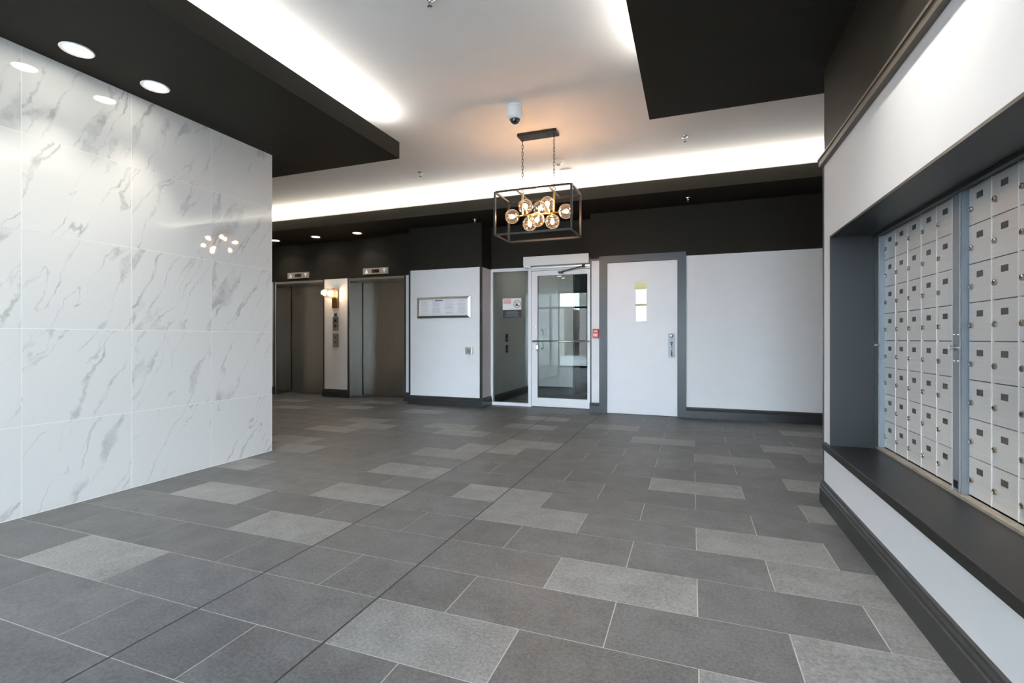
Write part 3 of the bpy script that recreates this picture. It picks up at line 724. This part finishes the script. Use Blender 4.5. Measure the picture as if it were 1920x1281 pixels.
# ------------------------------------------------------------------ downlights
def downlight(x, y, z, label, group, watts, size=2.25, col=(1.0, 0.95, 0.88)):
    t = empty('downlight', (x, y, z), label, 'downlight', group)
    lathe('trim_ring', [(.060, -.001), (.082, -.001), (.084, -.004), (.080, -.009), (.066, -.006), (.060, -.003)], 'white_plastic', t, (x, y, z), seg=28, closed=True)
    lathe('lens', [(0, -.0045), (.058, -.0045), (.0605, -.002), (.0605, -.0008), (0, -.0008)], 'downlight_glow', t, (x, y, z), seg=28)
    spot(t, (x, y, z - .008), watts, col, size)
    return t
G1, G2, G3 = 'round downlights over the marble wall', 'round downlights over the lifts', 'round downlights over the mailbox wall'
for y, lab in ((2.247, 'lit round downlight above the marble wall, farther from the viewer'), (1.800, 'lit round downlight above the marble wall, nearer the viewer'), (1.353, 'round downlight over the marble wall, just outside the picture'), (.9, 'round downlight over the unseen start of the marble wall')):
    downlight(-3.42, y, PANEL, lab, G1, DOWNLIGHT_W * 1.5, 1.4, (1.0, 0.93, 0.80))
for x, lab in ((-7.04, 'small downlight at the marble wall edge'), (-6.13, 'small downlight above the wall sconce'), (-5.26, 'small downlight in front of the lift beside the pillar')):
    downlight(x, 6.715, SOFFIT, lab, G2, DOWNLIGHT_W * .9)
for y, lab in ((2.247, 'round downlight over the mailbox wall, next to the far mailbox bank'), (1.80, 'round downlight over the mailbox wall, above the near mailbox bank'), (.9, 'round downlight over the mailbox wall, before the recess')):
    downlight(.49, y, PANEL, lab, G3, DOWNLIGHT_W * 2.0, 1.65)

# ------------------------------------------------------------------ chandelier
CX, CY = -1.465, 4.705
ch = tag(empty('chandelier', (CX, CY, 3.12), 'black open box chandelier holding eight glowing glass globes', 'chandelier'))
cn = box('canopy', CX - .203, CX + .203, CY - .070, CY + .070, CEIL - .030, CEIL - .0005, 'bronze_black', ch, bevel=.002)
for xx in (-.165, -.11, .11, .165): lathe('screw', [(0, -.008), (.007, -.006), (.008, 0), (0, 0)], 'bronze_black', cn, (CX + xx, CY, CEIL - .030), seg=10)
hx, hy, ZT, ZB_, rb = .392, .200, 2.520, 2.090, .0095
corners = [(-hx, -hy), (hx, -hy), (hx, hy), (-hx, hy)]
for a, b in corners: box('frame_post', CX + a - rb, CX + a + rb, CY + b - rb, CY + b + rb, ZB_, ZT, 'bronze_black', ch)
for z in (ZB_, ZT):
    for b in (-hy, hy): box('frame_rail', CX - hx + rb, CX + hx - rb, CY + b - rb, CY + b + rb, z - rb, z + rb, 'bronze_black', ch)
    for a in (-hx, hx): box('frame_rail', CX + a - rb, CX + a + rb, CY - hy + rb, CY + hy - rb, z - rb, z + rb, 'bronze_black', ch)
SXS = (-.167, .167)
for a in SXS:
    box('cross_bar', CX + a - .007, CX + a + .007, CY - hy + rb, CY + hy - rb, ZT - .007, ZT + .007, 'bronze_black', ch)
    lathe('stem', [(0, 2.31), (.010, 2.31), (.010, 2.520), (.006, 2.535), (0, 2.535)], 'brass', ch, (CX + a, CY, 0), seg=14)
    tube('hanging_ring', [(CX + a + .016 * math.cos(q), CY, 2.553 + .016 * math.sin(q)) for q in [2 * PI * i / 16 for i in range(16)]], .003, 'bronze_black', ch, seg=6, closed=True)
    z, i = 2.585, 0
    link_me = []
    while z < 3.092:
        pts = []
        for q in range(14):
            an = 2 * PI * q / 14
            dx, dz = .0085 * math.cos(an), .015 * math.sin(an)
            dz += .006 if math.sin(an) > 0 else -.006
            pts.append((CX + a + (dx if i % 2 == 0 else 0), CY + (0 if i % 2 == 0 else dx), z + dz))
        tube('chain_link', pts, .0024, 'bronze_black', ch, seg=6, closed=True)
        z += .036; i += 1
tube('main_bar', [(CX - .215, CY, 2.312), (CX + .215, CY, 2.312)], .009, 'brass', ch, seg=12)
# globes: (x, y, z) of the centre, and the point of the bar they sit on
globes = [((-.280, 0, 2.312), (-.215, 0)), ((.288, 0, 2.314), (.215, 0)),
          ((-.114, -.060, 2.385), (-.114, 0)), ((.119, -.070, 2.384), (.119, 0)),
          ((-.006, .090, 2.395), (-.006, 0)), ((-.110, .060, 2.235), (-.110, 0)),
          ((.016, -.080, 2.238), (.016, 0)), ((.147, .010, 2.226), (.147, 0))]
GR = .0735
for (gx, gy, gz), (bx, by) in globes:
    c = Vector((CX + gx, CY + gy, gz)); b0 = Vector((CX + bx, CY + by, 2.312))
    d = (c - b0); L = d.length; d.normalize()
    neck = c - d * (GR - .004)
    if L > GR: tube('socket_arm', [b0, neck + d * .022], .011, 'brass', ch, seg=12)
    else: tube('socket_arm', [b0, b0 + d * (L - .03)], .011, 'brass', ch, seg=12)
    prof = []
    for q in range(19):
        an = -PI / 2 + .16 + (PI - .16) * q / 18
        prof.append((max(GR * math.cos(an), 0), GR * math.sin(an)))
    g = lathe('globe', prof, 'globe_glass', ch, c, seg=32)
    g.rotation_euler = d.to_track_quat('Z', 'Y').to_euler()
    bl = lathe('bulb', [(0, -.030), (.009, -.030), (.011, -.018), (.019, .0), (.020, .010), (.014, .022), (0, .027)], 'bulb_glow', None, c, seg=16)
    bl.parent = g; bl.location = (0, 0, 0)

# ------------------------------------------------------------------ ceiling fittings
dc = tag(empty('dome_camera', (-1.487, 4.08, CEIL), 'white dome security camera in front of the chandelier', 'security camera'))
lathe('mount', [(0, 0), (.072, 0), (.072, -.012), (.066, -.016), (.066, -.070), (.070, -.078), (.066, -.100), (.052, -.118), (.044, -.122), (0, -.122)], 'white_plastic', dc, (-1.487, 4.08, CEIL - .0005), seg=32)
lathe('dome', [(.043, 0), (.042, -.012), (.034, -.030), (.020, -.041), (0, -.045)], 'dome_glass', dc, (-1.487, 4.08, CEIL - .118), seg=28)
lathe('dome_collar', [(.042, 0), (.047, 0), (.047, -.006), (.042, -.006)], 'label_grey', dc, (-1.487, 4.08, CEIL - .119), seg=28, closed=True)
lathe('lens', [(0, 0), (.014, 0), (.014, .020), (.010, .022), (0, .020)], 'black_plastic', dc, (-1.485, 4.065, CEIL - .135), axis='y', seg=18)
sd = tag(empty('smoke_detector', (-1.472, 5.53, CEIL), 'round white smoke detector behind the chandelier chain', 'smoke detector'))
lathe('base', [(0, 0), (.062, 0), (.062, -.014), (0, -.014)], 'white_plastic', sd, (-1.472, 5.53, CEIL - .0005), seg=28)
lathe('head', [(.056, -.014), (.054, -.026), (.040, -.034), (.026, -.035), (0, -.035)], 'white_plastic', sd, (-1.472, 5.53, CEIL), seg=28)
lathe('chamber', [(.024, -.035), (.022, -.046), (.016, -.050), (0, -.050)], 'trim_pink', sd, (-1.472, 5.53, CEIL), seg=20)
cv = lathe('ceiling_cover_plate', [(0, 0), (.082, 0), (.080, -.008), (.070, -.012), (0, -.012)], 'white_plastic', None, (-1.46, 5.86, CEIL - .0005), seg=32)
tag(cv, 'flat round white cover plate near the back cove', 'cover plate')
def sprinkler(x, y, z, label):
    t = empty('sprinkler', (x, y, z), label, 'sprinkler', 'chrome pendant sprinklers')
    lathe('escutcheon', [(0, 0), (.034, 0), (.033, -.004), (.022, -.010), (.014, -.011), (0, -.011)], 'chrome', t, (x, y, z - .0005), seg=22)
    lathe('body', [(0, -.010), (.010, -.010), (.010, -.024), (.007, -.028), (0, -.028)], 'chrome', t, (x, y, z), seg=14)
    for s in (-1, 1): tube('yoke_arm', [(x + s * .008, y, z - .026), (x + s * .013, y, z - .036), (x + s * .010, y, z - .047), (x, y, z - .054)], .0022, 'chrome', t, seg=6)
    lathe('bulb', [(0, -.028), (.003, -.030), (.003, -.048), (0, -.050)], 'print_red', t, (x, y, z), seg=10)
    lathe('deflector', [(0, -.053), (.016, -.054), (.016, -.0555), (0, -.057)], 'chrome', t, (x, y, z), seg=18)
sprinkler(-1.50, 2.60, CEIL, 'chrome sprinkler at the top edge of the white ceiling')
sprinkler(-3.185, 5.29, CEIL, 'chrome sprinkler on the white ceiling, near the dark slab corner')
sprinkler(-.072, 5.30, CEIL, 'chrome sprinkler on the white ceiling, towards the mailbox wall')
sprinkler(-3.03, 6.57, SOFFIT, 'chrome sprinkler on the dark soffit above the pillar')
sprinkler(-.05, 6.50, SOFFIT, 'chrome sprinkler on the dark soffit above the white back wall')

# ------------------------------------------------------------------ glazed front behind the viewer
GL0 = -4.6  # unseen front made solid left of here to cut daylight on the back wall
fg = struct(empty('window_2', (-1.9, FRONT, 0)), 'glazed shopfront that lets daylight into the lobby', 'window')
mull = [GL0 + i * 1.076 for i in range(5)]
for x in mull: box('mullion', x if x == GL0 else x - .03, x + .03, FRONT - .10, FRONT, 0, PANEL, 'dark_trim', fg)
box('mullion', .73, .79, FRONT - .10, FRONT, 0, PANEL, 'dark_trim', fg)
for a, b in zip(mull, mull[1:] + [.76]):
    for z in (0.0, 2.15, PANEL - .06): box('transom', a + .03, b - .03, FRONT - .10, FRONT, z, z + .06, 'dark_trim', fg)
    for z0, z1 in ((.06, 2.15), (2.21, PANEL - .06)): box('glass_pane', a + .03, b - .03, FRONT - .055, FRONT - .047, z0, z1, 'window_glass', fg)
struct(boxes('wall_front', [(XMIN - .15, XMAX + .15, FRONT - .15, FRONT, PANEL, CEIL + .12), (XR, XMAX + .15, FRONT - .15, FRONT, 0, PANEL), (XMIN - .15, GL0, FRONT - .15, FRONT, 0, PANEL)], 'white_wall'), 'wall around the glazed shopfront', 'wall')
struct(box('pavement', -40, 40, -40, FRONT - .2, -.2, -.05, 'pavement'), 'pale street pavement outside the shopfront', 'pavement')

# buildings across the street, added and sized to darken the glass door's reflection
def reflection_building(x0, x1, y0, y1, h, label):
    t = struct(empty('reflection_building', ((x0 + x1) / 2, (y0 + y1) / 2, -.05)), label, 'building')
    box('body', x0, x1, y0, y1, -.05, h, 'facade', t)
    n = max(1, int((x1 - x0) / 1.6))
    for fl in range(int(h / 3)):
        for q in range(n):
            xa = x0 + (q + .25) * (x1 - x0) / n
            wn = box('window_frame', xa, xa + .8, y1 - .01, y1 + .04, .9 + fl * 3, 2.4 + fl * 3, 'white_frame', t)
            box('pane', xa + .06, xa + .74, y1 + .03, y1 + .05, .96 + fl * 3, 2.34 + fl * 3, 'sign_black', wn)
    return t
reflection_building(-15.0, -7.7, -22, -16, 3.1, 'brown building added across the street for its reflection, the low wide one')
reflection_building(-6.7, -4.6, -22, -16, 4.4, 'brown building added across the street for its reflection, the taller narrow one')
